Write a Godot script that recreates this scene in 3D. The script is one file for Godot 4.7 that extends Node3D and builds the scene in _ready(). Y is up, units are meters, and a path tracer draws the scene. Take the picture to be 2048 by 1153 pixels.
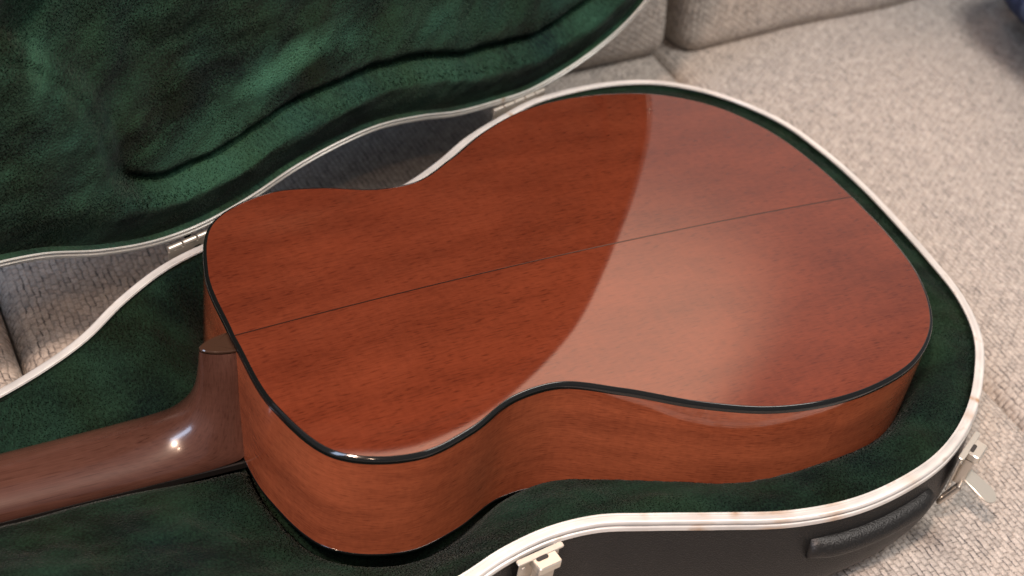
extends Node3D
# A guitar lying face down in its open, green-lined case on a woven sofa.
# Axes: x runs along the guitar from the neck joint to the tail, y is up (0 at the back of the body), z points to the viewer.

const SHOT_FOCAL := 60.2
const BODY_LENGTH := 0.492
const DOME := 0.221                     # curvature of the arched back, 1/m
const LID_ANGLE := 86.5
var hinge_a := Vector3(0.019, -0.051, -0.148)
var hinge_b := Vector3(0.331, -0.045, -0.240)

# half widths of the body outline (metres along x, half width)
var body_x := [0.0, 0.0040, 0.0247, 0.0731, 0.1072, 0.1452, 0.1717, 0.2091, 0.2500, 0.2943, 0.3363, 0.3771, 0.4172, 0.4532, 0.4800, 0.4900, 0.4920]
var body_w := [0.0, 0.0654, 0.1137, 0.1321, 0.1252, 0.1104, 0.1097, 0.1282, 0.1542, 0.1735, 0.1802, 0.1780, 0.1670, 0.1418, 0.0965, 0.0461, 0.0]

# inner edge of the case opening, from the neck end along the hinge side to the tail and back along the latch side
var rim_points := [
	Vector2(-0.585, 0.045), Vector2(-0.575, 0.005), Vector2(-0.52, -0.020), Vector2(-0.42, -0.022), Vector2(-0.30, -0.018), Vector2(-0.21, -0.020), Vector2(-0.160, -0.031),
	Vector2(-0.115, -0.048), Vector2(-0.074, -0.071), Vector2(-0.038, -0.101), Vector2(-0.002, -0.124), Vector2(0.030, -0.136), Vector2(0.075, -0.142), Vector2(0.115, -0.142),
	Vector2(0.150, -0.146), Vector2(0.190, -0.156), Vector2(0.232, -0.177), Vector2(0.270, -0.201), Vector2(0.309, -0.219), Vector2(0.345, -0.233), Vector2(0.381, -0.2385),
	Vector2(0.420, -0.239), Vector2(0.461, -0.231), Vector2(0.495, -0.211), Vector2(0.522, -0.182), Vector2(0.541, -0.148), Vector2(0.551, -0.105), Vector2(0.5555, -0.055), Vector2(0.554, 0.0),
	Vector2(0.551, 0.042), Vector2(0.545, 0.084), Vector2(0.530, 0.121), Vector2(0.503, 0.154), Vector2(0.465, 0.186), Vector2(0.423, 0.207), Vector2(0.384, 0.216), Vector2(0.345, 0.219),
	Vector2(0.298, 0.213), Vector2(0.250, 0.1975), Vector2(0.209, 0.183), Vector2(0.176, 0.1725), Vector2(0.145, 0.1700), Vector2(0.110, 0.1745), Vector2(0.076, 0.184), Vector2(0.040, 0.189),
	Vector2(0.005, 0.185), Vector2(-0.03, 0.175), Vector2(-0.06, 0.160), Vector2(-0.09, 0.141), Vector2(-0.13, 0.120), Vector2(-0.19, 0.101), Vector2(-0.30, 0.096), Vector2(-0.42, 0.106), Vector2(-0.52, 0.108), Vector2(-0.57, 0.088)]

var body_loop := PackedVector2Array()   # the full outline of the body
var rim_loop := PackedVector2Array()
var rim_normals := PackedVector2Array()
var M := {}


func _ready() -> void:
	build_camera()
	build_light()
	body_loop = make_body_loop(0.0025)
	rim_loop = resample(spline_loop(rim_points, 12), 0.006)
	rim_normals = loop_normals(rim_loop)
	build_materials()
	build_wall()
	build_sofa()
	build_pillow()
	build_case()
	build_guitar()


# ---------------------------------------------------------------- camera and light

func build_camera() -> void:
	var camera := Camera3D.new()
	camera.name = "camera"
	var yaw := 0.58289
	var pitch := 0.69148
	var roll := 0.176347
	var fw := Vector3(sin(yaw) * cos(pitch), -sin(pitch), -cos(yaw) * cos(pitch))
	var r := fw.cross(Vector3.UP).normalized()
	var u := r.cross(fw)
	var r2 := r * cos(roll) + u * sin(roll)
	var u2 := u * cos(roll) - r * sin(roll)
	camera.transform = Transform3D(Basis(r2, u2, -fw), Vector3(-0.220245, 0.610015, 0.636093))
	camera.fov = 22.55
	var lens := CameraAttributesPhysical.new()
	lens.frustum_focal_length = SHOT_FOCAL
	lens.frustum_focus_distance = 0.93
	lens.frustum_near = 0.05
	lens.frustum_far = 60.0
	lens.exposure_aperture = 8.5
	camera.attributes = lens
	add_child(camera)
	camera.current = true


func build_light() -> void:
	var env := Environment.new()
	env.background_mode = Environment.BG_COLOR
	env.background_color = Color(0.192, 0.198, 0.210).linear_to_srgb()
	env.tonemap_mode = Environment.TONE_MAPPER_LINEAR
	env.tonemap_exposure = 1.0
	env.sdfgi_enabled = true
	env.ssao_enabled = true
	env.ssil_enabled = true
	var world := WorldEnvironment.new()
	world.name = "environment"
	world.environment = env
	add_child(world)
	# the shaded lamp to the left of the sofa
	var key := SpotLight3D.new()
	key.name = "reading_lamp_light"
	key.position = Vector3(-0.60, 1.45, 0.68)
	key.light_color = Color(1.0, 0.86, 0.76)
	key.light_energy = 3.3
	key.light_size = 0.06
	key.spot_range = 12.0
	key.spot_attenuation = 2.0
	key.spot_angle = 20.0
	key.spot_angle_attenuation = 0.25
	key.shadow_enabled = true
	add_child(key)
	key.look_at(Vector3(0.10, -0.15, -0.10))
	# its neighbour, farther off and weaker
	var second := SpotLight3D.new()
	second.name = "second_lamp_light"
	second.position = Vector3(-0.48, 1.55, 1.20)
	second.light_color = Color(1.0, 0.84, 0.72)
	second.light_energy = 0.5
	second.light_size = 0.03
	second.spot_range = 12.0
	second.spot_attenuation = 2.0
	second.spot_angle = 32.0
	second.shadow_enabled = true
	add_child(second)
	second.look_at(Vector3(0.20, -0.10, 0.0))
	# the bright ceiling lamp of the room
	var top := AreaLight3D.new()
	top.name = "ceiling_lamp_light"
	top.position = Vector3(1.1, 2.0, 0.50)
	top.area_size = Vector2(0.9, 0.9)
	top.light_color = Color(1.0, 0.97, 0.94)
	top.light_energy = 4.5
	top.area_range = 12.0
	top.shadow_enabled = true
	add_child(top)
	top.look_at(Vector3(0.45, 0.0, -0.15), Vector3.BACK)
	# added unseen spotlight on the wall: its pool of light is what the lacquer mirrors
	var wash := SpotLight3D.new()
	wash.name = "added_wall_light"
	wash.position = Vector3(0.90, 2.10, 0.50)
	wash.light_color = Color(1.0, 0.80, 0.68)
	wash.light_energy = 14.5
	wash.light_size = 0.06
	wash.spot_range = 8.0
	wash.spot_attenuation = 2.0
	wash.spot_angle = 27.0
	wash.spot_angle_attenuation = 0.6
	wash.shadow_enabled = true
	add_child(wash)
	wash.look_at(Vector3(0.92, 1.62, -1.0))
	# a daylit window on the left, seen as the cool glints on the heel
	var window := AreaLight3D.new()
	window.name = "window_light"
	window.position = Vector3(-1.75, 1.95, 0.95)
	window.area_size = Vector2(0.5, 2.0)
	window.light_color = Color(0.80, 0.88, 1.0)
	window.light_energy = 4.2
	window.area_range = 12.0
	window.shadow_enabled = true
	add_child(window)
	window.look_at(Vector3(0.0, 0.0, 0.0))


# ---------------------------------------------------------------- small geometry helpers

func gradient_at(t: Array, y: Array, i: int) -> float:
	var n := t.size()
	if i == 0:
		return (y[1] - y[0]) / (t[1] - t[0])
	if i == n - 1:
		return (y[n - 1] - y[n - 2]) / (t[n - 1] - t[n - 2])
	var hs: float = t[i] - t[i - 1]
	var hd: float = t[i + 1] - t[i]
	return (hs * hs * y[i + 1] + (hd * hd - hs * hs) * y[i] - hd * hd * y[i - 1]) / (hs * hd * (hd + hs))


func hermite(t: Array, y: Array, at: float) -> float:
	var i := 0
	while i < t.size() - 2 and at > t[i + 1]:
		i += 1
	var h: float = t[i + 1] - t[i]
	var s: float = clampf((at - t[i]) / h, 0.0, 1.0)
	var s2 := s * s
	var s3 := s2 * s
	return (2 * s3 - 3 * s2 + 1) * y[i] + (s3 - 2 * s2 + s) * h * gradient_at(t, y, i) + (3 * s2 - 2 * s3) * y[i + 1] + (s3 - s2) * h * gradient_at(t, y, i + 1)


func ramp(t: Array, y: Array, at: float) -> float:
	if at <= t[0]:
		return y[0]
	for i in range(1, t.size()):
		if at <= t[i]:
			return lerpf(y[i - 1], y[i], smoothstep(0.0, 1.0, (at - t[i - 1]) / (t[i] - t[i - 1])))
	return y[y.size() - 1]


func half_outline(step: float) -> PackedVector2Array:
	var t := [0.0]
	for i in range(1, body_x.size()):
		t.append(t[i - 1] + Vector2(body_x[i] - body_x[i - 1], body_w[i] - body_w[i - 1]).length())
	var fine := PackedVector2Array()
	for i in 801:
		var at: float = t[t.size() - 1] * i / 800.0
		fine.append(Vector2(hermite(t, body_x, at), maxf(hermite(t, body_w, at), 0.0)))
	fine[0].y = 0.0
	fine[800].y = 0.0
	return resample_open(fine, step)


func resample_open(p: PackedVector2Array, step: float) -> PackedVector2Array:
	var total := 0.0
	for i in range(1, p.size()):
		total += p[i].distance_to(p[i - 1])
	var n := int(ceil(total / step))
	var each := total / n
	var out := PackedVector2Array([p[0]])
	var gone := 0.0
	for i in range(1, p.size()):
		var d := p[i].distance_to(p[i - 1])
		while out.size() < n and gone + d >= each * out.size():
			out.append(p[i - 1].lerp(p[i], (each * out.size() - gone) / d))
		gone += d
	out.append(p[p.size() - 1])
	return out


func resample(loop: PackedVector2Array, step: float) -> PackedVector2Array:
	var closed := loop.duplicate()
	closed.append(loop[0])
	var out := resample_open(closed, step)
	out.remove_at(out.size() - 1)
	return out


func make_body_loop(step: float) -> PackedVector2Array:
	var half := half_outline(step)
	var out := PackedVector2Array()
	for p in half:
		out.append(Vector2(p.x, -p.y))
	for i in range(half.size() - 2, 0, -1):
		out.append(half[i])
	return out


func spline_loop(points: Array, per: int) -> PackedVector2Array:
	var out := PackedVector2Array()
	var n := points.size()
	for i in n:
		for k in per:
			out.append(points[i].cubic_interpolate_in_time(points[(i + 1) % n], points[(i + n - 1) % n], points[(i + 2) % n], float(k) / per,
				points[i].distance_to(points[(i + 1) % n]), -points[i].distance_to(points[(i + n - 1) % n]), points[i].distance_to(points[(i + 1) % n]) + points[(i + 1) % n].distance_to(points[(i + 2) % n])))
	return out


func loop_normals(loop: PackedVector2Array) -> PackedVector2Array:
	var out := PackedVector2Array()
	var n := loop.size()
	var area := 0.0
	for i in n:
		area += loop[i].cross(loop[(i + 1) % n])
	for i in n:
		var d := (loop[(i + 1) % n] - loop[(i + n - 1) % n]).normalized()
		out.append(Vector2(d.y, -d.x) * signf(area))
	return out


# a skin over rows of points; every row has as many points; flip turns its outside round
func skin(rows: Array, closed: bool, flip := false, uvs: Array = []) -> ArrayMesh:
	var nv := rows.size()
	var nu: int = rows[0].size()
	var cols := nu + (1 if closed else 0)
	var sums := PackedVector3Array()
	sums.resize(nu * nv)
	for j in nv - 1:
		for i in (nu if closed else nu - 1):
			var i2 := (i + 1) % nu
			var a: Vector3 = rows[j][i]
			var b: Vector3 = rows[j][i2]
			var c: Vector3 = rows[j + 1][i2]
			var d: Vector3 = rows[j + 1][i]
			var nrm := (c - a).cross(d - b)
			sums[j * nu + i] += nrm
			sums[j * nu + i2] += nrm
			sums[(j + 1) * nu + i2] += nrm
			sums[(j + 1) * nu + i] += nrm
	var pos := PackedVector3Array()
	var nor := PackedVector3Array()
	var tex := PackedVector2Array()
	for j in nv:
		for i in cols:
			pos.append(rows[j][i % nu])
			var nn := sums[j * nu + i % nu].normalized()
			nor.append(-nn if flip else nn)
			if uvs.size():
				tex.append(uvs[j][i])
	var idx := PackedInt32Array()
	for j in nv - 1:
		for i in cols - 1:
			var a := j * cols + i
			var b := a + 1
			var c := a + cols + 1
			var d := a + cols
			idx.append_array([a, c, b, a, d, c] if not flip else [a, b, c, a, c, d])
	var arrays := []
	arrays.resize(Mesh.ARRAY_MAX)
	arrays[Mesh.ARRAY_VERTEX] = pos
	arrays[Mesh.ARRAY_NORMAL] = nor
	if uvs.size():
		arrays[Mesh.ARRAY_TEX_UV] = tex
	arrays[Mesh.ARRAY_INDEX] = idx
	var mesh := ArrayMesh.new()
	mesh.add_surface_from_arrays(Mesh.PRIMITIVE_TRIANGLES, arrays)
	return mesh


func join(meshes: Array) -> ArrayMesh:
	var st := SurfaceTool.new()
	st.begin(Mesh.PRIMITIVE_TRIANGLES)
	for m in meshes:
		if m is Array:
			st.append_from(m[0], 0, m[1])
		else:
			st.append_from(m, 0, Transform3D())
	return st.commit()


func put(called: String, mesh: Mesh, material: Material, parent: Node3D) -> MeshInstance3D:
	var o := MeshInstance3D.new()
	o.name = numbered(called, parent)
	o.mesh = mesh
	o.material_override = material
	o.cast_shadow = GeometryInstance3D.SHADOW_CASTING_SETTING_ON
	if parent.has_meta("shift"):
		o.position = -parent.get_meta("shift")
	parent.add_child(o, true)
	return o


func numbered(called: String, parent: Node) -> String:
	if not parent.has_node(called):
		return called
	var k := 1
	while parent.has_node("%s_%03d" % [called, k]):
		k += 1
	return "%s_%03d" % [called, k]


func thing(called: String, label: String, category: String, at: Vector3) -> Node3D:
	var o := Node3D.new()
	o.name = called
	o.position = at
	o.set_meta("shift", at)
	o.set_meta("label", label)
	o.set_meta("category", category)
	add_child(o, true)
	return o


func part(called: String, parent: Node3D) -> Node3D:
	var o := Node3D.new()
	o.name = numbered(called, parent)
	if parent.has_meta("shift"):
		o.position = -parent.get_meta("shift")
	parent.add_child(o, true)
	return o


# a box with rounded edges, and a crown on its top, as one smooth skin
func soft_box(size: Vector3, radius: float, n: int, bulge: Vector3, noise: FastNoiseLite = null, wobble := 0.0) -> ArrayMesh:
	var faces := []
	var inner := size / 2.0 - Vector3.ONE * radius
	for axis in 3:
		for side in [-1.0, 1.0]:
			var rows := []
			for j in n + 1:
				var row := PackedVector3Array()
				for i in n + 1:
					var u := sin((i * 2.0 / n - 1.0) * PI / 2) * 0.35 + (i * 2.0 / n - 1.0) * 0.65
					var v := sin((j * 2.0 / n - 1.0) * PI / 2) * 0.35 + (j * 2.0 / n - 1.0) * 0.65
					var q := Vector3.ZERO
					q[axis] = side
					q[(axis + 1) % 3] = u
					q[(axis + 2) % 3] = v
					var p := q * size / 2.0
					var core := p.clamp(-inner, inner)
					var away := p - core
					p = core + away.normalized() * radius if away.length() > 1e-6 else p
					var k := p / (size / 2.0)
					p.x += bulge.x * k.x * (1 - k.y * k.y) * (1 - k.z * k.z)
					p.y += bulge.y * k.y * (1 - k.x * k.x) * (1 - k.z * k.z)
					p.z += bulge.z * k.z * (1 - k.x * k.x) * (1 - k.y * k.y)
					if noise:
						p += (p - core * 0.0).normalized() * noise.get_noise_3dv(p * 100.0) * wobble
					row.append(p)
				rows.append(row)
			faces.append(skin(rows, false, side < 0.0))
	return join(faces)


func place_rim(p: Vector2, y: float) -> Vector3:
	return Vector3(p.x, -0.055 + 0.01 * p.x - 0.03 * p.y + y, p.y)


func place_lid(p: Vector2, y: float) -> Vector3:
	var closed := Vector3(p.x, -0.055 + 0.01 * p.x - 0.03 * p.y - y, p.y)
	var axis := (hinge_b - hinge_a).normalized()
	return hinge_a + (closed - hinge_a).rotated(axis, -deg_to_rad(LID_ANGLE))


# sweep a profile of (outwards, up) pairs round the case opening
func sweep_rim(profile: Array, place: Callable, flip: bool) -> ArrayMesh:
	var rows := []
	var uvs := []
	var n := rim_loop.size()
	var along := PackedFloat32Array([0.0])
	for i in n:
		along.append(along[i] + rim_loop[i].distance_to(rim_loop[(i + 1) % n]))
	var high := 0.0
	for k in profile.size():
		if k:
			high += (profile[k] as Vector2).distance_to(profile[k - 1])
		var row := PackedVector3Array()
		var uv := PackedVector2Array()
		for i in n:
			row.append(place.call(rim_loop[i] + rim_normals[i] * profile[k].x, profile[k].y))
		for i in n + 1:
			uv.append(Vector2(along[i], high))
		rows.append(row)
		uvs.append(uv)
	return skin(rows, true, flip, uvs)


func rounded(profile: Array, r: float) -> Array:
	# cuts each inner corner of an open profile with a small arc
	var out := [profile[0]]
	for i in range(1, profile.size() - 1):
		var p: Vector2 = profile[i]
		var a: Vector2 = profile[i - 1]
		var b: Vector2 = profile[i + 1]
		var k := minf(r, minf(p.distance_to(a), p.distance_to(b)) * 0.45)
		var s := p + (a - p).normalized() * k
		var e := p + (b - p).normalized() * k
		for j in 4:
			var w := j / 3.0
			out.append(s.lerp(p, w).lerp(p.lerp(e, w), w))
	out.append(profile[profile.size() - 1])
	return out


func tube(path: Array, radius: float, sides := 12) -> ArrayMesh:
	var rows := []
	var n := path.size()
	for j in n:
		var d: Vector3 = (path[mini(j + 1, n - 1)] - path[maxi(j - 1, 0)]).normalized()
		var s := d.cross(Vector3(0.31, 0.9, 0.27)).normalized()
		var t := d.cross(s)
		var row := PackedVector3Array()
		for i in sides:
			var a := TAU * i / sides
			row.append(path[j] + (s * cos(a) + t * sin(a)) * radius)
		rows.append(row)
	var first := PackedVector3Array()
	var last := PackedVector3Array()
	for i in sides:
		first.append(path[0])
		last.append(path[n - 1])
	rows.push_front(first)
	rows.push_back(last)
	return skin(rows, true)


# ---------------------------------------------------------------- materials

func noise(frequency: float, octaves: int, seed_: int, kind := FastNoiseLite.TYPE_SIMPLEX_SMOOTH) -> FastNoiseLite:
	var f := FastNoiseLite.new()
	f.noise_type = kind
	f.frequency = frequency
	f.seed = seed_
	f.fractal_type = FastNoiseLite.FRACTAL_FBM if octaves > 1 else FastNoiseLite.FRACTAL_NONE
	f.fractal_octaves = octaves
	return f


func field(w: int, h: int, frequency: float, octaves: int, seed_: int, stretch := 1, stretch_y := 1) -> PackedByteArray:
	var im := noise(frequency, octaves, seed_).get_image(w / stretch, h / stretch_y, false, false, true)
	if stretch > 1 or stretch_y > 1:
		im.resize(w, h, Image.INTERPOLATE_CUBIC)
	return im.get_data()


func picture(w: int, h: int, rgb: PackedByteArray) -> ImageTexture:
	return ImageTexture.create_from_image(Image.create_from_data(w, h, false, Image.FORMAT_RGB8, rgb))


func grey_picture(w: int, h: int, g: PackedByteArray) -> Image:
	return Image.create_from_data(w, h, false, Image.FORMAT_L8, g)


func srgb8(v: float) -> int:
	return clampi(int(255.0 * (12.92 * v if v < 0.0031308 else 1.055 * pow(v, 1 / 2.4) - 0.055) + 0.5), 0, 255)


func plain(color: Color, roughness: float, metallic := 0.0) -> StandardMaterial3D:
	var m := StandardMaterial3D.new()
	m.albedo_color = color.linear_to_srgb()
	m.roughness = roughness
	m.metallic = metallic
	return m


func wood_texture(w: int, h: int, seed_: int, dark: Color, light: Color, pores: float) -> ImageTexture:
	var bands := field(w, h, 0.012, 3, seed_, 8)
	var fibre := field(w, h, 0.20, 3, seed_ + 1, 16)
	var pore := field(w, h, 0.30, 1, seed_ + 2, 12)
	var ripple := field(w, h, 0.05, 2, seed_ + 3, 1, 2)
	var cloud := field(w, h, 0.004, 2, seed_ + 4, 2)
	var lut := PackedByteArray()
	lut.resize(256 * 3)
	for i in 256:
		var c := dark.lerp(light, i / 255.0)
		lut[i * 3] = srgb8(c.r)
		lut[i * 3 + 1] = srgb8(c.g)
		lut[i * 3 + 2] = srgb8(c.b)
	var out := PackedByteArray()
	out.resize(w * h * 3)
	var at := 0
	for i in w * h:
		var v: float = 0.30 * bands[i] + 0.32 * fibre[i] + 0.14 * ripple[i] + 0.24 * cloud[i]
		v = (v - 128.0) * 1.05 + 140.0
		var q: int = pore[i]
		if q > 166:
			v -= (q - 166) * pores
		var k := clampi(int(v), 0, 255) * 3
		out[at] = lut[k]
		out[at + 1] = lut[k + 1]
		out[at + 2] = lut[k + 2]
		at += 3
	return picture(w, h, out)


func plush_texture(w: int, h: int, seed_: int, brushed_sheen: Array) -> ImageTexture:
	# nap lying different ways, its sheen painted in: broad patches, streaks and single fibres
	var broad := field(w, h, 0.005, 4, seed_)
	var streak := field(w, h, 0.025, 3, seed_ + 1, 2)
	var fibre := field(w, h, 0.22, 2, seed_ + 2)
	var hue := field(w, h, 0.008, 2, seed_ + 3)
	var out := PackedByteArray()
	out.resize(w * h * 3)
	var dark := Color(0.0065, 0.0120, 0.0090)
	var light := Color(0.0190, 0.0480, 0.0310)
	var lut := PackedByteArray()
	lut.resize(256)
	for i in 256:
		lut[i] = srgb8(i / 255.0 * 0.16)
	var at := 0
	for y in h:
		for x in w:
			var i := y * w + x
			var v: float = (0.34 * broad[i] + 0.30 * streak[i] + 0.36 * fibre[i]) / 255.0
			v = (v - 0.30) * 2.2
			for b in brushed_sheen:
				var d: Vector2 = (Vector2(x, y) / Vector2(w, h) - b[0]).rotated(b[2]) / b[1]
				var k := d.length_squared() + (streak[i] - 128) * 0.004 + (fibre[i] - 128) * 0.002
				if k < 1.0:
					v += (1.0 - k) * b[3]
			v = clampf(v, 0.0, 2.6)
			var warm: float = (hue[i] - 128.0) / 128.0
			out[at] = lut[clampi(int((dark.r + (light.r - dark.r) * v + 0.0012 * warm) * 1594), 0, 255)]
			out[at + 1] = lut[clampi(int((dark.g + (light.g - dark.g) * v) * 1594), 0, 255)]
			out[at + 2] = lut[clampi(int((dark.b + (light.b - dark.b) * v - 0.003 * warm) * 1594), 0, 255)]
			at += 3
	return picture(w, h, out)


func weave(n: int, cols: int, rows: int, seed_: int, tones: Array) -> Array:
	# a plain weave of thick uneven yarns: colour and height
	var rng := RandomNumberGenerator.new()
	rng.seed = seed_
	var tone := []
	var lift := PackedFloat32Array()
	var slide := PackedFloat32Array()
	var warps := PackedFloat32Array()
	for i in cols * rows:
		var c: Color = tones[0].lerp(tones[1], rng.randf())
		var r := rng.randf()
		if r < 0.0:
			c = tones[2]
		elif r < 0.12:
			c = c.lerp(tones[2], 0.2)
		elif r > 0.88:
			c = tones[3]
		tone.append(c)
		lift.append(rng.randf_range(0.7, 1.0))
		slide.append(rng.randf_range(-0.16, 0.16))
		warps.append(rng.randf())
	var wisp := field(n, n, 0.16, 2, seed_ + 5)
	var broad := field(n, n, 0.02, 2, seed_ + 6)
	var rgb := PackedByteArray()
	rgb.resize(n * n * 3)
	var high := PackedByteArray()
	high.resize(n * n)
	var at := 0
	# rows of bricks run along the picture's y; each column is shifted by half a brick
	for y in n:
		for x in n:
			var fx := fposmod(float(x) * rows / n + (broad[y * n + x] - 128) * 0.0016, rows)
			var row := int(fx)
			var ty := fx - row
			var i := y * n + x
			var wool := wisp[i] / 255.0
			var fy := fposmod(float(y) * cols / n + (0.5 if row % 2 else 0.0) + 0.10 * sin(x * TAU * 3.0 / n), cols)
			var col := int(fy)
			var k := row * cols + col
			var tx := fy - col
			var across := sin(PI * clampf(ty + slide[k] * 0.5 + (wool - 0.5) * 0.25, 0.0, 1.0))
			var along := sin(PI * clampf(tx + slide[k] + (wool - 0.5) * 0.15, 0.0, 1.0))
			var hgt := sqrt(maxf(across, 0.0)) * pow(maxf(along, 0.0), 0.3) * lift[k]
			# the darker yarn shows between the bricks, here more, there less
			var gap := 1.0 - smoothstep(0.05, 0.55, across)
			var under: Color = tones[2] if warps[k] < 0.27 else tone[k] * 0.80
			var c: Color = tone[k].lerp(under, gap) * (0.78 + 0.22 * smoothstep(0.0, 0.5, along)) * (0.74 + 0.52 * wool) * (0.94 + 0.12 * broad[i] / 255.0)
			rgb[at] = srgb8(c.r)
			rgb[at + 1] = srgb8(c.g)
			rgb[at + 2] = srgb8(c.b)
			at += 3
			high[i] = clampi(int(hgt * 190 + wisp[i] * 0.25), 0, 255)
	return [picture(n, n, rgb), ImageTexture.create_from_image(grey_picture(n, n, high))]


func rim_texture() -> ImageTexture:
	# drawn and handled aluminium: long scratches, grime, and rust along the near waist
	var w := 2048
	var h := 64
	var long := field(w, h, 0.10, 2, 71, 16)
	var spot := field(w, h, 0.045, 3, 72)
	var out := PackedByteArray()
	out.resize(w * h * 3)
	var at := 0
	var total := 0.0
	for i in rim_loop.size():
		total += rim_loop[i].distance_to(rim_loop[(i + 1) % rim_loop.size()])
	var rust := []   # [position along the loop, length, strength]
	for r in [[Vector2(0.240, 0.194), 0.009, 0.8], [Vector2(0.262, 0.201), 0.006, 0.9], [Vector2(0.284, 0.208), 0.017, 1.0], [Vector2(0.328, 0.2185), 0.012, 0.7], [Vector2(0.205, 0.182), 0.004, 0.4], [Vector2(0.484, 0.171), 0.003, 1.4], [Vector2(0.470, 0.182), 0.007, 0.6], [Vector2(0.39, 0.215), 0.010, 0.4], [Vector2(0.318, -0.223), 0.003, 1.0]]:
		var best := 9.0
		var where := 0.0
		var gone := 0.0
		for i in rim_loop.size():
			var d: float = rim_loop[i].distance_to(r[0])
			if d < best:
				best = d
				where = gone
			gone += rim_loop[i].distance_to(rim_loop[(i + 1) % rim_loop.size()])
		rust.append([where / total * w, r[1] / total * w, r[2]])
	for y in h:
		for x in w:
			var i := y * w + x
			var v: float = 0.58 + (long[i] - 128) * 0.0010 + (spot[i] - 128) * 0.0006
			var c := Color(v, v * 0.98, v * 0.94)
			if spot[i] > 205:
				c = c.lerp(Color(0.34, 0.27, 0.20), minf((spot[i] - 205) / 60.0, 0.6))
			for r in rust:
				var dx: float = absf(x - r[0]) / r[1]
				if dx < 1.0:
					var k: float = clampf((1.0 - dx) * 0.9 * r[2] * smoothstep(70.0, 190.0, long[i] * 0.5 + spot[i] * 0.6), 0.0, 0.9)
					c = c.lerp(Color(0.36, 0.20, 0.085), k)
			out[at] = srgb8(c.r)
			out[at + 1] = srgb8(c.g)
			out[at + 2] = srgb8(c.b)
			at += 3
	M["rim_length"] = total
	return picture(w, h, out)


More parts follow.
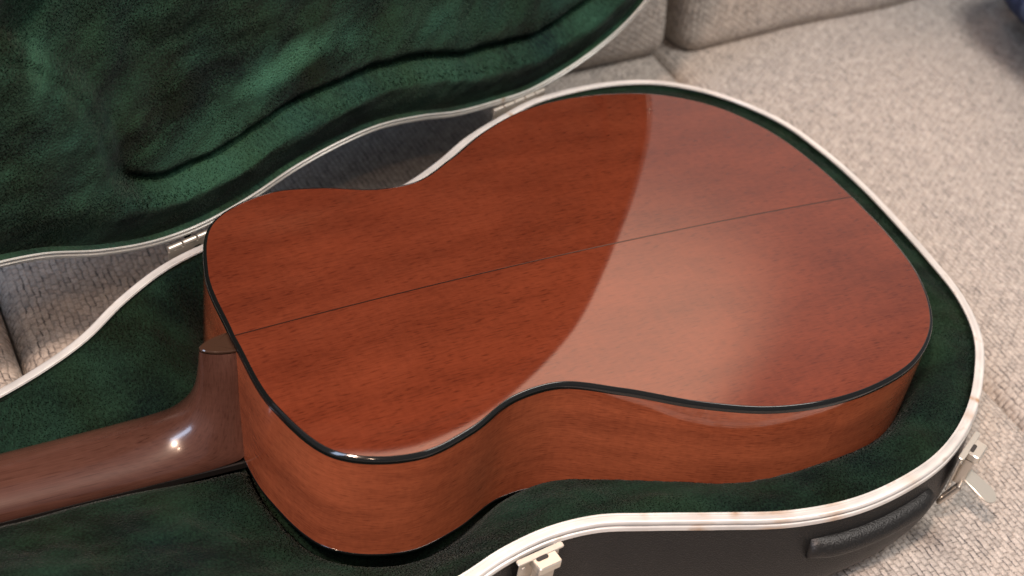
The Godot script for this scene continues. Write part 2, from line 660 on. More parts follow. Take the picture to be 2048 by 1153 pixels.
func build_materials() -> void:
	var back := StandardMaterial3D.new()
	back.albedo_texture = wood_texture(2048, 1024, 11, Color(0.060, 0.0112, 0.0052), Color(0.158, 0.0340, 0.0146), 1.4)
	back.roughness = 0.035
	back.metallic_specular = 0.5
	var ripple := noise(0.018, 2, 90).get_seamless_image(256, 256, false, false, 0.2)
	ripple.bump_map_to_normal_map(1.0)
	back.normal_enabled = true
	back.normal_texture = ImageTexture.create_from_image(ripple)
	back.normal_scale = 0.010
	M.back = back
	var side := back.duplicate()
	side.albedo_texture = wood_texture(2048, 512, 23, Color(0.125, 0.0275, 0.0125), Color(0.385, 0.1000, 0.0420), 1.3)
	M.side = side
	M.neck = plain(Color(0.098, 0.042, 0.029), 0.25)
	M.neck.clearcoat_enabled = true
	M.neck.clearcoat = 0.5
	M.neck.clearcoat_roughness = 0.12
	M.neck.albedo_texture = wood_texture(1024, 256, 31, Color(0.38, 0.32, 0.30), Color(1.0, 1.0, 1.0), 1.2)
	M.binding = plain(Color(0.006, 0.0065, 0.0065), 0.10)
	M.seam = plain(Color(0.030, 0.009, 0.005), 0.25)
	M.top_wood = plain(Color(0.42, 0.25, 0.11), 0.2)
	M.ebony = plain(Color(0.012, 0.010, 0.009), 0.35)
	M.cap = plain(Color(0.042, 0.021, 0.013), 0.08)

	var fuzz := noise(0.30, 2, 55).get_image(2048, 920, false, false, true)
	fuzz.bump_map_to_normal_map(1.2)
	var fuzz_texture := ImageTexture.create_from_image(fuzz)
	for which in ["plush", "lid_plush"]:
		var m := StandardMaterial3D.new()
		var brushed_sheen := []  # lid patches: sheen of the brushed nap, painted lighter and darker
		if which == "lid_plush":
			brushed_sheen = [[lining_uv(Vector2(0.14, -0.064)), Vector2(0.046, 0.026), -0.15, 1.7], [lining_uv(Vector2(0.050, -0.092)), Vector2(0.042, 0.055), 0.1, 0.55], [lining_uv(Vector2(0.160, -0.090)), Vector2(0.046, 0.034), 0.1, -0.8],
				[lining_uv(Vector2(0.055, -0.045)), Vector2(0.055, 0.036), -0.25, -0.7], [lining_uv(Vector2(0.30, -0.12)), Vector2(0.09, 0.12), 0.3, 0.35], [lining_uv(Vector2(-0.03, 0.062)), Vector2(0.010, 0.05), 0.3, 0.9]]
		m.albedo_texture = plush_texture(2048, 920, 41 if which == "plush" else 43, brushed_sheen)
		m.roughness = 1.0
		m.metallic_specular = 0.1
		m.rim_enabled = true
		m.rim = 0.10
		m.rim_tint = 0.8
		m.normal_enabled = true
		m.normal_texture = fuzz_texture
		m.normal_scale = 1.0
		m.uv1_scale = Vector3.ONE
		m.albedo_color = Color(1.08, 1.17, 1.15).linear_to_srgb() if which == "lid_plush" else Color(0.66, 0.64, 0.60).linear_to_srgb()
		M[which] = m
	M.plush_fibre = plain(Color(1, 1, 1), 0.9)
	M.plush_fibre.albedo_color = Color(0.76, 0.72, 0.67).linear_to_srgb()
	M.plush_fibre.metallic_specular = 0.15
	M.plush_fibre.vertex_color_use_as_albedo = true
	M.plush_fibre.cull_mode = BaseMaterial3D.CULL_DISABLED
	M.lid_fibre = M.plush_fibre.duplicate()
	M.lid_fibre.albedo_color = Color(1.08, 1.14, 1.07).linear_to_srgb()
	M.rim = plain(Color(1, 1, 1), 0.36, 0.25)
	M.rim.albedo_texture = rim_texture()
	M.rim.uv1_scale = Vector3(1.0 / M.rim_length, 1.0 / 0.04, 1.0)
	M.lid_rim = M.rim.duplicate()
	M.lid_rim.albedo_color = Color(0.80, 0.84, 0.84).linear_to_srgb()  # cooler tint than the case rim, stands in for cool fill light
	M.bead = plain(Color(0.80, 0.79, 0.77), 0.16, 0.9)  # bright metal for the beads added along both rims
	M.shell = plain(Color(0.0070, 0.0072, 0.0068), 0.50)
	var grain := noise(0.3, 2, 61).get_seamless_image(256, 256, false, false, 0.15)
	grain.bump_map_to_normal_map(4.0)
	M.shell.normal_enabled = true
	M.shell.normal_texture = ImageTexture.create_from_image(grain)
	M.shell.normal_scale = 0.35
	var scuff := field(512, 512, 0.05, 3, 64)
	var scratch := field(512, 512, 0.25, 1, 65, 8)
	var skin_rgb := PackedByteArray()
	skin_rgb.resize(512 * 512 * 3)
	for i in 512 * 512:
		var v := 0.0045 + 0.000010 * scuff[i]
		if scuff[i] > 214:
			v += (scuff[i] - 214) * 0.0009
		if scratch[i] > 232 and scuff[i] > 120:
			v += 0.012
		for c in 3:
			skin_rgb[i * 3 + c] = srgb8(v * (1.0 - 0.03 * c))
	M.shell.albedo_color = Color.WHITE
	M.shell.albedo_texture = picture(512, 512, skin_rgb)
	M.shell.uv1_triplanar = true
	M.shell.uv1_world_triplanar = true
	M.shell.uv1_scale = Vector3.ONE * 9.0
	M.nickel = plain(Color(0.55, 0.51, 0.45), 0.36, 0.8)
	M.brushed_nickel = plain(Color(0.68, 0.64, 0.56), 0.34, 0.72)
	M.slot = plain(Color(0.02, 0.017, 0.015), 0.6)

	var cloth := weave(1280, 60, 80, 7, [Color(0.440, 0.395, 0.356), Color(0.405, 0.368, 0.334), Color(0.110, 0.104, 0.104), Color(0.475, 0.43, 0.39)])
	var sofa := StandardMaterial3D.new()
	sofa.albedo_texture = cloth[0]
	sofa.roughness = 0.95
	sofa.metallic_specular = 0.2
	sofa.heightmap_enabled = true
	sofa.heightmap_texture = cloth[1]
	sofa.heightmap_scale = 0.18
	sofa.uv1_triplanar = true
	sofa.uv1_world_triplanar = true
	sofa.uv1_triplanar_sharpness = 6.0
	sofa.uv1_scale = Vector3.ONE * 2.5
	M.sofa = sofa
	var knit := weave(512, 26, 36, 17, [Color(0.055, 0.072, 0.135), Color(0.035, 0.046, 0.095), Color(0.015, 0.02, 0.04), Color(0.09, 0.115, 0.19)])
	var blue: StandardMaterial3D = sofa.duplicate()
	blue.albedo_texture = knit[0]
	blue.heightmap_texture = knit[1]
	blue.uv1_scale = Vector3.ONE * 4.0
	M.blue = blue
	M.wall = plain(Color(0.80, 0.76, 0.72), 0.9)


func lining_uv(p: Vector2) -> Vector2:
	return Vector2((p.x + 0.62) / 1.2, (p.y + 0.27) / 0.54)


# ---------------------------------------------------------------- setting

func build_wall() -> void:
	var box := BoxMesh.new()
	box.size = Vector3(5.0, 3.4, 0.1)
	var o := put("wall", box, M.wall, self)
	o.position = Vector3(0.6, 1.1, -1.05)
	o.set_meta("kind", "structure")
	o.set_meta("label", "plain pale plastered wall behind the sofa back")


func build_sofa() -> void:
	var sofa := thing("sofa", "beige grey woven fabric sofa carrying the open guitar case", "sofa", Vector3(0.25, -0.60, 0.0))
	var wob := noise(0.045, 2, 5)
	var seat_x := [-0.456, 0.2585, 0.973]
	for k in 3:
		var seat := soft_box(Vector3(0.712, 0.17, 1.10), 0.022, 48, Vector3(0.004, 0.006, 0.01), wob, 0.004)
		var o := put("seat_cushion", seat, M.sofa, sofa)
		o.position = Vector3(seat_x[k], -0.238, -0.06) - sofa.position
	var backs := [[-0.456, -0.53, 0.08, 0.0], [0.2565, -0.525, 0.085, 0.05], [0.975, -0.570, 0.012, 0.10]]
	for b in backs:
		var cushion := soft_box(Vector3(0.709, 0.34, 0.20), 0.022, 48, Vector3(0.0, 0.015, b[2]), wob, 0.005)
		var o := put("back_cushion", cushion, M.sofa, sofa)
		o.position = Vector3(b[0], 0.0, b[1]) - sofa.position
		o.rotation = Vector3(deg_to_rad(-9.0), b[3], 0.0)
	var frame := soft_box(Vector3(2.20, 0.22, 1.16), 0.02, 8, Vector3.ZERO)
	put("frame", frame, M.sofa, sofa).position = Vector3(0.2585, -0.44, -0.10) - sofa.position
	var rest := soft_box(Vector3(2.20, 0.40, 0.14), 0.03, 8, Vector3.ZERO)
	var r := put("backrest", rest, M.sofa, sofa)
	r.position = Vector3(0.2585, -0.14, -0.80) - sofa.position
	r.rotation_degrees.x = -9.0


func build_pillow() -> void:
	var at := Vector3(1.185, -0.15, -0.21)
	var o := thing("throw_pillow", "dark blue soft textured pillow on the far end of the sofa seat", "pillow", at)
	var rows := []
	var n := 40
	var m := 24
	var wob := noise(0.05, 2, 88)
	for j in m + 1:
		var v := PI * j / m
		var row := PackedVector3Array()
		for i in n:
			var u := TAU * i / n
			var c := cos(u)
			var s := sin(u)
			var k := pow(pow(absf(c), 4.0) + pow(absf(s), 4.0), -0.25)
			var p := Vector3(c * k * sin(v) * 0.205, 0.075 * cos(v) * (1.0 - 0.35 * pow(absf(sin(v)), 8.0)), s * k * sin(v) * 0.20)
			p *= 1.0 + wob.get_noise_3dv(p * 120.0) * 0.04
			row.append(p + at + Vector3(0, 0.072, 0))
		rows.append(row)
	put("cover", skin(rows, true, true), M.blue, o)


# ---------------------------------------------------------------- the case

func nearest(loop: PackedVector2Array, p: Vector2) -> Vector2:
	# the closest point of a dense loop: a coarse look at every sixth corner, then the edges around the best
	var best := 1e9
	var from := 0
	var n := loop.size()
	for i in range(0, n, 6):
		var d := p.distance_squared_to(loop[i])
		if d < best:
			best = d
			from = i
	best = 1e9
	var at := p
	for k in range(from - 7, from + 7):
		var i := posmod(k, n)
		var q := Geometry2D.get_closest_point_to_segment(p, loop[i], loop[(i + 1) % n])
		var d := p.distance_squared_to(q)
		if d < best:
			best = d
			at = q
	return at


# the padded plush lining as one sheet inside the opening; depth(p, from_rim, from_body) gives its height against the rim plane
func lining(place: Callable, depth: Callable, pocket: PackedVector2Array, flip: bool, lip: float, edge_y: float) -> ArrayMesh:
	var edge := resample(rim_loop, 0.005)
	var step := 0.0034
	var nx := int(1.17 / step)
	var nz := int(0.49 / step)
	var kind := PackedInt32Array()
	var spot := PackedVector2Array()
	var high := PackedFloat32Array()
	kind.resize((nx + 1) * (nz + 1))
	spot.resize(kind.size())
	high.resize(kind.size())
	for j in nz + 1:
		for i in nx + 1:
			var p := Vector2(-0.60 + i * step, -0.25 + j * step)
			var k := j * (nx + 1) + i
			spot[k] = p
			if Geometry2D.is_point_in_polygon(p, edge):
				kind[k] = 1
				var a := p.distance_to(nearest(edge, p))
				var b := p.distance_to(nearest(pocket, p))
				if Geometry2D.is_point_in_polygon(p, pocket):
					b = -b
				high[k] = depth.call(p, a, b)
	for j in nz + 1:
		for i in nx + 1:
			var k := j * (nx + 1) + i
			if kind[k] == 1:
				continue
			var touches := false
			for q in [[-1, 0], [1, 0], [0, -1], [0, 1], [-1, -1], [1, 1], [-1, 1], [1, -1]]:
				var a: int = i + q[0]
				var b: int = j + q[1]
				if a >= 0 and b >= 0 and a <= nx and b <= nz and kind[b * (nx + 1) + a] == 1:
					touches = true
			if touches:
				kind[k] = 2
				var e := nearest(edge, spot[k])
				spot[k] = e + (spot[k] - e).normalized() * lip
				high[k] = edge_y
	var pos := PackedVector3Array()
	var tex := PackedVector2Array()
	var new_index := PackedInt32Array()
	new_index.resize(kind.size())
	for k in kind.size():
		if kind[k]:
			new_index[k] = pos.size()
			pos.append(place.call(spot[k], high[k]))
			tex.append(lining_uv(spot[k]))
	var idx := PackedInt32Array()
	for j in nz:
		for i in nx:
			var a := j * (nx + 1) + i
			var b := a + 1
			var c := a + nx + 2
			var d := a + nx + 1
			if kind[a] and kind[b] and kind[c] and kind[d]:
				if flip:
					idx.append_array([new_index[a], new_index[c], new_index[b], new_index[a], new_index[d], new_index[c]])
				else:
					idx.append_array([new_index[a], new_index[b], new_index[c], new_index[a], new_index[c], new_index[d]])
	var nor := PackedVector3Array()
	nor.resize(pos.size())
	for t in range(0, idx.size(), 3):
		var nn := (pos[idx[t + 2]] - pos[idx[t]]).cross(pos[idx[t + 1]] - pos[idx[t]])
		for q in 3:
			nor[idx[t + q]] += nn
	for k in nor.size():
		nor[k] = nor[k].normalized()
	var arrays := []
	arrays.resize(Mesh.ARRAY_MAX)
	arrays[Mesh.ARRAY_VERTEX] = pos
	arrays[Mesh.ARRAY_NORMAL] = nor
	arrays[Mesh.ARRAY_TEX_UV] = tex
	arrays[Mesh.ARRAY_INDEX] = idx
	var mesh := ArrayMesh.new()
	mesh.add_surface_from_arrays(Mesh.PRIMITIVE_TRIANGLES, arrays)
	return mesh


# the short fibres of the plush, leaning the way the nap was last brushed
func add_pile(sheet: ArrayMesh, material: Material, cloth: StandardMaterial3D, parent: Node3D, count: int, seed_: int) -> void:
	var dye: Image = cloth.albedo_texture.get_image()
	var a := sheet.surface_get_arrays(0)
	var pos: PackedVector3Array = a[Mesh.ARRAY_VERTEX]
	var nor: PackedVector3Array = a[Mesh.ARRAY_NORMAL]
	var tex: PackedVector2Array = a[Mesh.ARRAY_TEX_UV]
	var idx: PackedInt32Array = a[Mesh.ARRAY_INDEX]
	var ends := PackedFloat32Array()
	var first := PackedInt32Array()
	var total := 0.0
	for t in range(0, idx.size(), 3):
		if tex[idx[t]].x < 0.34:
			continue   # the far neck end
		total += (pos[idx[t + 1]] - pos[idx[t]]).cross(pos[idx[t + 2]] - pos[idx[t]]).length()
		ends.append(total)
		first.append(t)
	var rng := RandomNumberGenerator.new()
	rng.seed = seed_
	var nap := noise(4.0, 3, seed_ + 60)
	var clump := noise(22.0, 3, seed_ + 70)
	var st := SurfaceTool.new()
	st.begin(Mesh.PRIMITIVE_TRIANGLES)
	for v in [[Vector3(-0.5, 0, 0), Vector3(0.5, 0, 0), Vector3(0.32, 0.6, 0.10)], [Vector3(-0.5, 0, 0), Vector3(0.32, 0.6, 0.10), Vector3(-0.32, 0.6, 0.10)], [Vector3(-0.32, 0.6, 0.10), Vector3(0.32, 0.6, 0.10), Vector3(0.0, 1.0, 0.28)]]:
		for p in v:
			st.set_normal(Vector3(0.0, 0.45, 0.9).normalized())
			st.add_vertex(p)
	var mm := MultiMesh.new()
	mm.transform_format = MultiMesh.TRANSFORM_3D
	mm.use_colors = true
	mm.mesh = st.commit()
	mm.instance_count = count
	var buffer := PackedFloat32Array()
	buffer.resize(count * 16)
	var at := 0
	var k := 0
	for i in count:
		var want := total * (i + rng.randf()) / count
		while k < ends.size() - 1 and ends[k] < want:
			k += 1
		var t := first[k]
		var u := rng.randf()
		var w := rng.randf()
		if u + w > 1.0:
			u = 1.0 - u
			w = 1.0 - w
		var i0 := idx[t]
		var i1 := idx[t + 1]
		var i2 := idx[t + 2]
		var p := pos[i0] + (pos[i1] - pos[i0]) * u + (pos[i2] - pos[i0]) * w
		var n := nor[i0]
		var uv := tex[i0]
		var angle := nap.get_noise_2d(uv.x * 1.2, uv.y * 0.54) * 5.0 + rng.randf_range(-0.7, 0.7)
		var side := n.cross(Vector3(0.2, 0.1, 1.0)).normalized()
		var lean := side.rotated(n, angle)
		var y := (n * rng.randf_range(0.35, 0.9) + lean).normalized()
		var x := y.cross(n).normalized()
		var z := x.cross(y)
		var long := rng.randf_range(0.0018, 0.0034)
		x *= 0.00030
		y *= long
		z *= long
		p -= n * 0.0003
		buffer[at] = x.x
		buffer[at + 1] = y.x
		buffer[at + 2] = z.x
		buffer[at + 3] = p.x
		buffer[at + 4] = x.y
		buffer[at + 5] = y.y
		buffer[at + 6] = z.y
		buffer[at + 7] = p.y
		buffer[at + 8] = x.z
		buffer[at + 9] = y.z
		buffer[at + 10] = z.z
		buffer[at + 11] = p.z
		# each fibre has the tone of the cloth it grows from, a little lighter or darker
		var c := dye.get_pixel(clampi(int(uv.x * dye.get_width()), 0, dye.get_width() - 1), clampi(int(uv.y * dye.get_height()), 0, dye.get_height() - 1)).srgb_to_linear()
		var v := clampf(1.0 + clump.get_noise_2d(uv.x * 1.2, uv.y * 0.54) * 0.5 + rng.randf_range(-0.45, 0.45), 0.3, 1.8)
		buffer[at + 12] = c.r * v
		buffer[at + 13] = c.g * v
		buffer[at + 14] = c.b * v
		buffer[at + 15] = 1.0
		at += 16
	mm.buffer = buffer
	var o := MultiMeshInstance3D.new()
	o.name = "plush_pile"
	o.multimesh = mm
	o.material_override = material
	o.set_meta("kind", "stuff")
	if parent.has_meta("shift"):
		o.position = -parent.get_meta("shift")
	parent.add_child(o, true)


func bead_profile(centre: Vector2, r: float) -> Array:
	var out := []
	for k in 11:
		out.append(centre + Vector2(-r, 0.0).rotated(PI * 1.2 * k / 10.0 - 0.3))
	return out


func flat_cap(offset: float, y: float, place: Callable) -> ArrayMesh:
	var loop := PackedVector2Array()
	for i in rim_loop.size():
		loop.append(rim_loop[i] + rim_normals[i] * offset)
	var tri := Geometry2D.triangulate_polygon(loop)
	var st := SurfaceTool.new()
	st.begin(Mesh.PRIMITIVE_TRIANGLES)
	for k in tri:
		st.set_normal((place.call(loop[k], y) - place.call(loop[k], y + 0.01)).normalized())
		st.add_vertex(place.call(loop[k], y))
	return st.commit()


func rim_frame(p: Vector2, place: Callable) -> Transform3D:
	# x along the rim, y up out of the opening, z outwards; origin on the inner top edge
	var best := 0
	for i in rim_loop.size():
		if rim_loop[i].distance_squared_to(p) < rim_loop[best].distance_squared_to(p):
			best = i
	var o: Vector3 = place.call(rim_loop[best], 0.0)
	var out: Vector3 = (place.call(rim_loop[best] + rim_normals[best] * 0.01, 0.0) - o).normalized()
	var up: Vector3 = (place.call(rim_loop[best], 0.01) - o).normalized()
	return Transform3D(Basis(up.cross(out), up, out), o)


func plate(w: float, h: float, thick: float, round_end: float) -> ArrayMesh:
	# a stamped plate in the xy plane with rounded corners and softened edges
	var loop := PackedVector2Array()
	var r := minf(round_end, minf(w, h) / 2 - 0.0001)
	for c in 4:
		var centre := Vector2((w / 2 - r) * (1 if c in [0, 3] else -1), (h / 2 - r) * (1 if c < 2 else -1))
		for k in 7:
			loop.append(centre + Vector2(r, 0).rotated(PI / 2 * c + PI / 2 * k / 6.0))
	return slab(loop, thick, minf(thick * 0.35, 0.0006))


func slab(loop: PackedVector2Array, thick: float, bevel: float) -> ArrayMesh:
	var nrm := loop_normals(loop)
	var rows := []
	for s in [[-1.0, 0.5], [-bevel, 0.5], [-bevel, 0.5], [0.0, 0.5 - bevel / thick], [0.0, 0.5 - bevel / thick], [0.0, -0.5 + bevel / thick], [0.0, -0.5 + bevel / thick], [-bevel, -0.5], [-bevel, -0.5], [-1.0, -0.5]]:
		var row := PackedVector3Array()
		var mid := Vector2.ZERO
		for p in loop:
			mid += p / loop.size()
		for i in loop.size():
			var p: Vector2 = mid if s[0] < -0.5 else loop[i] + nrm[i] * s[0]
			row.append(Vector3(p.x, p.y, s[1] * thick))
		rows.append(row)
	return skin(rows, true)


func add_latch(case: Node3D, p: Vector2, lever_turn: float, bail_swing: float) -> void:
	var latch := part("latch", case)
	var f := rim_frame(p, place_rim)
	var at := func(offset: Vector3, turn := Vector3.ZERO) -> Transform3D:
		return f * Transform3D(Basis.from_euler(turn), offset)
	put("base_plate", join([[plate(0.030, 0.034, 0.0012, 0.003), at.call(Vector3(0, -0.0215, 0.0130))]]), M.nickel, latch)
	for q in [Vector2(-0.0118, -0.0105), Vector2(-0.0118, -0.0330), Vector2(0.0125, -0.0105), Vector2(0.0125, -0.0330)]:
		var head := SphereMesh.new()
		head.radius = 0.0016
		head.height = 0.0022
		head.radial_segments = 12
		head.rings = 6
		put("rivet", join([[head, at.call(Vector3(q.x, q.y, 0.0138), Vector3(PI / 2, 0, 0))]]), M.nickel, latch)
	# the flange that hooks over the rim
	var flange := join([[plate(0.034, 0.0042, 0.0012, 0.0015), at.call(Vector3(0, -0.0036, 0.0132), Vector3(-PI / 2 + 0.1, 0, 0))]])
	put("flange", flange, M.brushed_nickel, latch)
	var hood := slab(PackedVector2Array([Vector2(-0.0085, 0.0), Vector2(0.0085, 0.0), Vector2(0.0085, 0.0095), Vector2(0.0070, 0.0108), Vector2(-0.0070, 0.0108), Vector2(-0.0085, 0.0095)]), 0.0062, 0.0008)
	put("hood", join([[hood, at.call(Vector3(0.0015, -0.0068, 0.0128), Vector3(PI / 2, 0, 0))]]), M.brushed_nickel, latch)
	put("slot", join([[plate(0.0085, 0.0030, 0.0008, 0.0015), at.call(Vector3(-0.0005, -0.00345, 0.0162), Vector3(-PI / 2, 0, 0))]]), M.slot, latch)
	# raised channel below the hood, with its pivot and the lever sprung open
	put("channel", join([[soft_box(Vector3(0.0125, 0.024, 0.0075), 0.0015, 6, Vector3.ZERO), at.call(Vector3(0.0015, -0.0240, 0.0168))]]), M.nickel, latch)
	var pivot := [f * Vector3(-0.0095, -0.0335, 0.0195), f * Vector3(0.0120, -0.0335, 0.0195)]
	put("pivot_pin", tube(pivot, 0.0017), M.nickel, latch)
	var tongue := PackedVector2Array()
	for k in 13:
		tongue.append(Vector2(0.0, 0.0180) + Vector2(0.0078, 0).rotated(PI * k / 12.0))
	tongue.append(Vector2(-0.0068, 0.0))
	tongue.append(Vector2(0.0068, 0.0))
	put("lever", join([[slab(tongue, 0.0016, 0.0005), at.call(Vector3(0.0050, -0.0320, 0.0200), Vector3(PI / 2 + lever_turn, 0.0, 0.0))]]), M.brushed_nickel, latch)
	# the wire bail hanging from the pivot
	var bail := []
	for k in 25:
		var a := PI * k / 24.0
		bail.append(Vector3(-0.0048 * cos(a), -0.0215 - 0.0048 * sin(a), 0.0))
	bail.push_front(Vector3(-0.0055, 0.0, 0.0))
	bail.push_back(Vector3(0.0055, 0.0, 0.0))
	for k in bail.size():
		bail[k] = f * (Vector3(-0.0030, -0.0345, 0.0200) + (bail[k] as Vector3).rotated(Vector3.RIGHT, bail_swing))
	put("bail", tube(bail, 0.0015), M.nickel, latch)


func add_hinge(case: Node3D, share: float, length: float, knuckles: int) -> void:
	var hinge := part("hinge", case)
	var along := (hinge_b - hinge_a).normalized()
	var mid := hinge_a.lerp(hinge_b, share) + Vector3(0, 0.001, 0)
	var each := length / knuckles
	for k in knuckles:
		var a := mid + along * (-length / 2 + each * k + 0.0006)
		put("knuckle", tube([a, a + along * 0.0004, a + along * (each - 0.0016), a + along * (each - 0.0012)], 0.0023), M.nickel, hinge)
	var out := Vector3.UP.cross(along).normalized()
	var low := Transform3D(Basis(along, Vector3.UP, along.cross(Vector3.UP)), mid + Vector3(0, -0.0050, 0) - out * 0.0012)
	put("leaf", join([[plate(length, 0.007, 0.0010, 0.001), low]]), M.nickel, hinge)


func build_case() -> void:
	var case := thing("guitar_case", "open black hard guitar case with green plush lining, guitar lying in it", "guitar case", Vector3(0.1, -0.15, 0.0))
	var rim := rounded([Vector2(0.0008, -0.0016), Vector2(0.0, -0.0006), Vector2(0.0, 0.0), Vector2(0.0062, 0.0), Vector2(0.0074, -0.0012), Vector2(0.0074, -0.0026), Vector2(0.0064, -0.0030), Vector2(0.0064, -0.0038), Vector2(0.0080, -0.0043), Vector2(0.0084, -0.0072), Vector2(0.0065, -0.0076)], 0.0007)
	put("rim", sweep_rim(rim, place_rim, false), M.rim, case)
	put("added_bead", sweep_rim(bead_profile(Vector2(0.0010, 0.0002), 0.0009), place_rim, false), M.bead, case)  # polished bead added so the guitar side mirrors a bright line
	var shell := rounded([Vector2(0.0050, -0.0060), Vector2(0.0070, -0.0068), Vector2(0.0105, -0.040), Vector2(0.0090, -0.068), Vector2(-0.004, -0.0885), Vector2(-0.025, -0.0920), Vector2(-0.030, -0.0922)], 0.012)
	put("lower_shell", join([sweep_rim(shell, place_rim, false), flat_cap(-0.030, -0.0922, place_rim)]), M.shell, case)
	# the long moulded ridge on the latch side
	var ridge := []
	var started := false
	for i in rim_loop.size():
		var p := rim_loop[i]
		if p.y > 0.10 and p.x < 0.420 and p.x > 0.312:
			ridge.append(place_rim(p + rim_normals[i] * (0.0062 + 0.0028 * smoothstep(0.312, 0.330, p.x) * smoothstep(0.420, 0.400, p.x)), -0.030))
			started = true
	put("moulded_ridge", tube(ridge, 0.0088, 20), M.shell, case)

	# plush lining of the lower half: it swells against the guitar and drops into a gap beside it
	var footprint := PackedVector2Array()
	for p in resample(body_loop, 0.005):
		footprint.append(p)
	var bump := noise(0.9, 3, 14)
	var contact_x := [-0.6, -0.05, 0.10, 0.20, 0.26, 0.36, 0.46, 0.56]
	var contact_y := [-0.035, -0.036, -0.040, -0.026, -0.014, -0.006, -0.004, -0.006]
	var gap_x := [-0.10, 0.0, 0.16, 0.21, 0.34, 0.42, 0.5]
	var gap_y := [0.05, 0.6, 1.0, 0.15, 0.15, 0.8, 1.0]
	var low := func(p: Vector2, a: float, b: float) -> float:
		var outside := maxf(b, 0.0)
		if p.x < 0.0:
			outside = minf(outside, maxf(absf(p.y) - 0.029, 0.0) + 0.0)
			b = minf(b, absf(p.y) - 0.029)
		var t := clampf(a / (a + outside + 0.0001), 0.0, 1.0)
		var yc := ramp(contact_x, contact_y, p.x)
		var y := lerpf(-0.006, yc, smoothstep(0.0, 1.0, pow(t, 0.7)))
		y += 0.0055 * sin(PI * pow(t, 0.8)) * smoothstep(0.0, 0.03, a + outside)
		y -= 0.016 * ramp(gap_x, gap_y, p.x) * exp(-outside / 0.0042)
		y += bump.get_noise_2dv(p * 28.0) * 0.004 * smoothstep(0.0, 0.02, a) * (0.2 + 0.8 * smoothstep(0.0, 0.03, outside))
		if b < 0.0:
			y = minf(y, lerpf(y, -0.068, smoothstep(0.0, 0.010, -b)))
		return y
	var skirt := [Vector2(0.0014, -0.0014), Vector2(0.0008, -0.0022), Vector2(0.0004, -0.006), Vector2(0.0002, -0.016)]
	var low_sheet := lining(place_rim, low, footprint, true, 0.0012, -0.0035)
	put("lining", join([low_sheet, sweep_rim(skirt, place_rim, true)]), M.plush, case)
	add_pile(low_sheet, M.plush_fibre, M.plush, case, 250000, 7)

	# the lid, standing open on its hinges
	var lid := part("lid", case)
	var lid_rim := rounded([Vector2(0.0034, -0.0016), Vector2(0.0026, -0.0006), Vector2(0.0028, 0.0), Vector2(0.0076, 0.0006), Vector2(0.0092, -0.0010), Vector2(0.0092, -0.0062), Vector2(0.0070, -0.0066)], 0.0009)
	put("lid_rim", sweep_rim(lid_rim, place_lid, true), M.lid_rim, lid)
	put("added_bead", sweep_rim(bead_profile(Vector2(0.0046, 0.0006), 0.0013), place_lid, true), M.bead, lid)  # bead added to the lid for the bright line in the lacquer
	var lid_shell := rounded([Vector2(0.0050, -0.0060), Vector2(0.0076, -0.0066), Vector2(0.0105, -0.030), Vector2(0.006, -0.050), Vector2(-0.010, -0.062), Vector2(-0.03, -0.066), Vector2(-0.035, -0.0662)], 0.010)
	put("lid_shell", join([sweep_rim(lid_shell, place_lid, true), flat_cap(-0.035, -0.0662, place_lid)]), M.shell, lid)
	var high := func(p: Vector2, a: float, _b: float) -> float:
		# a padded roll that starts tucked under the rim and swells to a ridge, a crease, then the floor; the roll runs on into a pad under the neck
		var roll := 0.0035 - 0.0100 * pow(clampf(1.0 - a / 0.032, 0.0, 1.0), 1.35)
		var inx := p.x + 0.012 + 0.5 * (p.y + 0.01) * (p.y + 0.01) / 0.12
		var sd := a - 0.037
		var h := clampf(0.5 + 0.5 * (inx - sd) / 0.05, 0.0, 1.0)
		sd = lerpf(inx, sd, h) - 0.05 * h * (1.0 - h)
		var soft := 1.0 - 0.65 * smoothstep(0.02, -0.02, p.x - 0.10 * absf(p.y + 0.08)) * smoothstep(-0.10, -0.02, p.y)
		var y := lerpf(roll, -0.021, smoothstep(-0.005, 0.006 + 0.02 * (1.0 - soft), sd))
		y -= 0.008 * soft * exp(-pow((sd - 0.002) / 0.0055, 2.0))
		y += 0.009 * exp(-pow((sd - 0.010) / 0.032, 2.0)) * smoothstep(0.0, 0.010, sd)
		y += bump.get_noise_2dv(p * 24.0 + Vector2(9, 4)) * 0.0035 * smoothstep(0.0, 0.03, a)
		return y
	var lid_skirt := [Vector2(0.0044, -0.0014), Vector2(0.0038, -0.0022), Vector2(0.0034, -0.008), Vector2(0.0030, -0.021)]
	var lid_sheet := lining(place_lid, high, footprint, false, 0.0032, -0.0068)
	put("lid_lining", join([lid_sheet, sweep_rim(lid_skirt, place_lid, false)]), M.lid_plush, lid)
	add_pile(lid_sheet, M.lid_fibre, M.lid_plush, lid, 250000, 8)

	add_hinge(case, 0.0, 0.036, 3)
	add_hinge(case, 1.0, 0.060, 5)
	add_latch(case, Vector2(0.130, 0.1715), 0.3, 0.6)
	add_latch(case, Vector2(0.450, 0.194), 0.35, 0.35)


# ---------------------------------------------------------------- the guitar

func dome(x: float, z: float) -> float:
	return -DOME / 2.0 * ((x - 0.27) * (x - 0.27) + z * z)


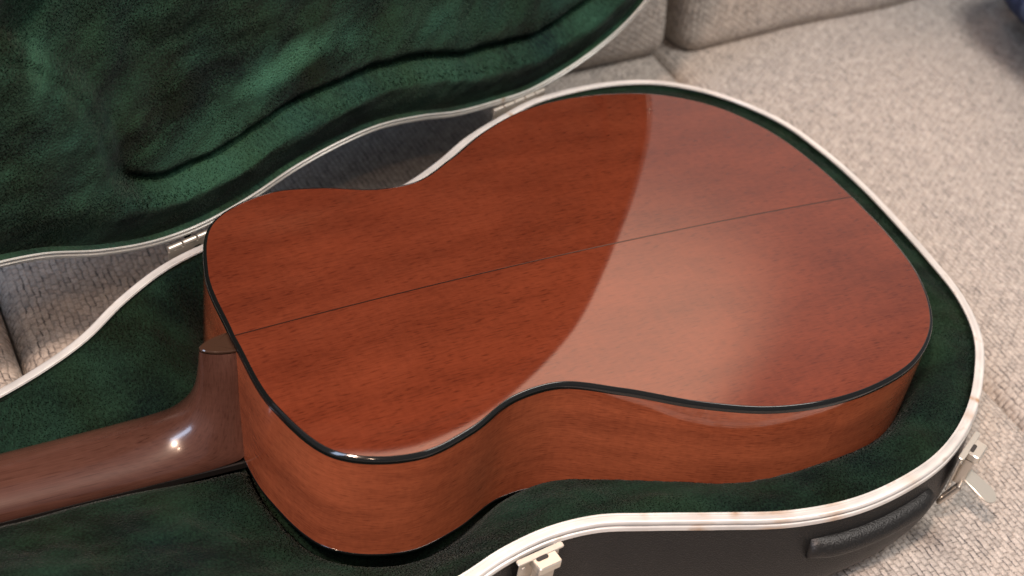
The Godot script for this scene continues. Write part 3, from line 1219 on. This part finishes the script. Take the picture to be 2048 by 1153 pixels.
func build_guitar() -> void:
	var g := thing("acoustic_guitar", "glossy reddish brown acoustic guitar lying face down in the open case", "guitar", Vector3(0.25, -0.11, 0.0))
	var half := half_outline(0.0025)
	var nh := half.size()
	# binding width is taken off the plates
	var inner := PackedVector2Array()
	for i in nh:
		var d := (half[mini(i + 1, nh - 1)] - half[maxi(i - 1, 0)]).normalized()
		var p := half[i] - Vector2(-d.y, d.x) * 0.0022
		p.y = maxf(p.y, 0.0006)
		inner.append(p)
	inner[0] = Vector2(half[0].x + 0.0022, 0.0006)
	inner[nh - 1] = Vector2(half[nh - 1].x - 0.0022, 0.0006)
	for side in [-1.0, 1.0]:
		var rows := []
		var uvs := []
		for j in 25:
			var s := j / 24.0
			var row := PackedVector3Array()
			var uv := PackedVector2Array()
			for i in nh:
				var z: float = lerpf(0.0006, inner[i].y, s) * side
				row.append(Vector3(inner[i].x, dome(inner[i].x, z), z))
				uv.append(Vector2(inner[i].x / 0.5 + (0.37 if side > 0.0 else 0.0), 0.5 + z / 0.40))
			rows.append(row)
			uvs.append(uv)
		var plate_part := put("back_plate", skin(rows, false, side < 0.0, uvs), M.back, g)
		plate_part.set_meta("label", "back plate on the far side of the centre seam" if side < 0.0 else "back plate on the near side of the centre seam")
	# the dark line between the two plates
	var strip := []
	for z in [-0.0006, 0.0, 0.0006]:
		var row := PackedVector3Array()
		for i in 60:
			var x := lerpf(inner[0].x, inner[nh - 1].x, i / 59.0)
			row.append(Vector3(x, dome(x, z) - (0.00015 if z == 0.0 else 0.0), z))
		strip.append(row)
	put("centre_seam", skin(strip, false), M.seam, g)

	var nrm := loop_normals(body_loop)
	var n := body_loop.size()
	var along := PackedFloat32Array([0.0])
	for i in n:
		along.append(along[i] + body_loop[i].distance_to(body_loop[(i + 1) % n]))
	var hoop := func(profile: Array, base: Callable, flip: bool) -> ArrayMesh:
		var rows := []
		var uvs := []
		for k in profile.size():
			var row := PackedVector3Array()
			var uv := PackedVector2Array()
			for i in n:
				var p: Vector2 = body_loop[i] + nrm[i] * profile[k].x
				row.append(Vector3(p.x, base.call(body_loop[i]) + profile[k].y, p.y))
			for i in n + 1:
				uv.append(Vector2(along[i] / 0.5, profile[k].y / 0.125))
			rows.append(row)
			uvs.append(uv)
		return skin(rows, true, flip, uvs)
	var top_of := func(p: Vector2) -> float: return dome(p.x, p.y)
	var bottom_of := func(p: Vector2) -> float: return -0.0943 - 0.019 * p.x / BODY_LENGTH
	var bead := rounded([Vector2(-0.0023, -0.0030), Vector2(-0.0023, 0.00015), Vector2(-0.0016, 0.0002), Vector2(0.0003, -0.0012), Vector2(0.0003, -0.0047), Vector2(-0.0010, -0.0049)], 0.0014)
	put("back_binding", hoop.call(bead, top_of, false), M.binding, g)
	var rows := []
	var uvs := []
	for j in 13:
		var row := PackedVector3Array()
		var uv := PackedVector2Array()
		for i in n:
			var p := body_loop[i]
			var y := lerpf(top_of.call(p) - 0.0045, bottom_of.call(p) + 0.0032, j / 12.0)
			row.append(Vector3(p.x, y, p.y))
		for i in n + 1:
			uv.append(Vector2(along[i] / 0.5, row[i % n].y / 0.125))
		rows.append(row)
		uvs.append(uv)
	put("side", skin(rows, true, false, uvs), M.side, g)
	var lower := [Vector2(-0.0010, 0.0034), Vector2(0.0003, 0.0034), Vector2(0.0003, 0.0012), Vector2(-0.0012, 0.0), Vector2(-0.0023, 0.0)]
	put("front_binding", hoop.call(rounded(lower, 0.001), bottom_of, false), M.binding, g)
	# the soundboard, face down on the plush
	var face := []
	for j in 3:
		var row := PackedVector3Array()
		for i in nh:
			var z := lerpf(-1.0, 1.0, j / 2.0) * inner[i].y
			row.append(Vector3(inner[i].x, -0.0941 - 0.019 * inner[i].x / BODY_LENGTH, z))
		face.append(row)
	put("soundboard", skin(face, false, true), M.top_wood, g)
	build_neck(g)


func build_neck(g: Node3D) -> void:
	# a loft of arches: each from the far edge over the ridge to the near edge
	var keys := [  # [edge x, edge y, half width, ridge x, ridge y, squareness]
		[0.0015, -0.0144, 0.0088, -0.0205, -0.0144, 1.7],
		[0.0020, -0.0300, 0.0124, -0.0212, -0.0290, 1.85],
		[0.0020, -0.0460, 0.0150, -0.0228, -0.0440, 2.0],
		[0.0015, -0.0620, 0.0195, -0.0270, -0.0570, 2.0],
		[0.0010, -0.0780, 0.0245, -0.0350, -0.0670, 2.0],
		[0.0000, -0.0890, 0.0278, -0.0470, -0.0735, 2.0],
		[-0.0160, -0.0930, 0.0279, -0.0620, -0.0765, 2.05],
		[-0.0450, -0.0938, 0.0276, -0.0800, -0.0783, 2.1],
		[-0.0900, -0.0940, 0.0268, -0.1100, -0.0790, 2.15],
		[-0.1600, -0.0940, 0.0256, -0.1650, -0.0793, 2.15],
		[-0.2600, -0.0940, 0.0238, -0.2600, -0.0798, 2.15],
		[-0.3550, -0.0940, 0.0222, -0.3550, -0.0805, 2.15]]
	var t := []
	for k in keys.size():
		t.append(float(k))
	var rows := []
	var uvs := []
	for j in 67:
		var at := j / 6.0
		var v := []
		for c in 6:
			var column := []
			for k in keys.size():
				column.append(keys[k][c])
			v.append(hermite(t, column, at))
		var row := PackedVector3Array()
		var uv := PackedVector2Array()
		for i in 41:
			var a := PI * i / 40.0
			var ca := signf(cos(a)) * pow(absf(cos(a)), 2.0 / v[5])
			var sa := pow(maxf(sin(a), 0.0), 2.0 / v[5])
			row.append(Vector3(v[0], v[1], 0.0) + Vector3(0, 0, -v[2]) * ca + (Vector3(v[3], v[4], 0) - Vector3(v[0], v[1], 0)) * sa)
			uv.append(Vector2(j / 66.0 * 0.8, i / 40.0))
		rows.append(row)
		uvs.append(uv)
	var neck := put("neck", skin(rows, false, true, uvs), M.neck, g)
	# heel cap: a thin plate on the end of the heel
	var loop := PackedVector2Array()
	for p in rows[0]:
		loop.append(Vector2(p.x, p.z))
	var cap := slab(loop, 0.0024, 0.0006)
	put("heel_cap", join([[cap, Transform3D(Basis(Vector3(1, 0, 0), Vector3(0, 0, 1), Vector3(0, -1, 0)), Vector3(0, -0.0132, 0))]]), M.cap, neck).position = Vector3.ZERO
	# fretboard
	var board := PackedVector2Array([Vector2(-0.355, -0.0222), Vector2(0.0, -0.0280), Vector2(0.09, -0.0290), Vector2(0.09, 0.0290), Vector2(0.0, 0.0280), Vector2(-0.355, 0.0222)])
	put("fretboard", join([[slab(board, 0.0062, 0.0008), Transform3D(Basis(Vector3(1, 0, 0), Vector3(0, 0, 1), Vector3(0, -1, 0)), Vector3(0, -0.0972, 0))]]), M.ebony, g)
	var head := PackedVector2Array([Vector2(-0.355, -0.0215), Vector2(-0.37, -0.030), Vector2(-0.54, -0.037), Vector2(-0.545, -0.034), Vector2(-0.545, 0.034), Vector2(-0.54, 0.037), Vector2(-0.37, 0.030), Vector2(-0.355, 0.0215)])
	var tilt := Transform3D(Basis(Vector3(0, 0, 1), deg_to_rad(14.0)), Vector3(-0.355, -0.090, 0)) * Transform3D(Basis(Vector3(1, 0, 0), Vector3(0, 0, 1), Vector3(0, -1, 0)), Vector3(0.355, 0, 0))
	put("headstock", join([[slab(head, 0.015, 0.0015), tilt]]), M.neck, g)
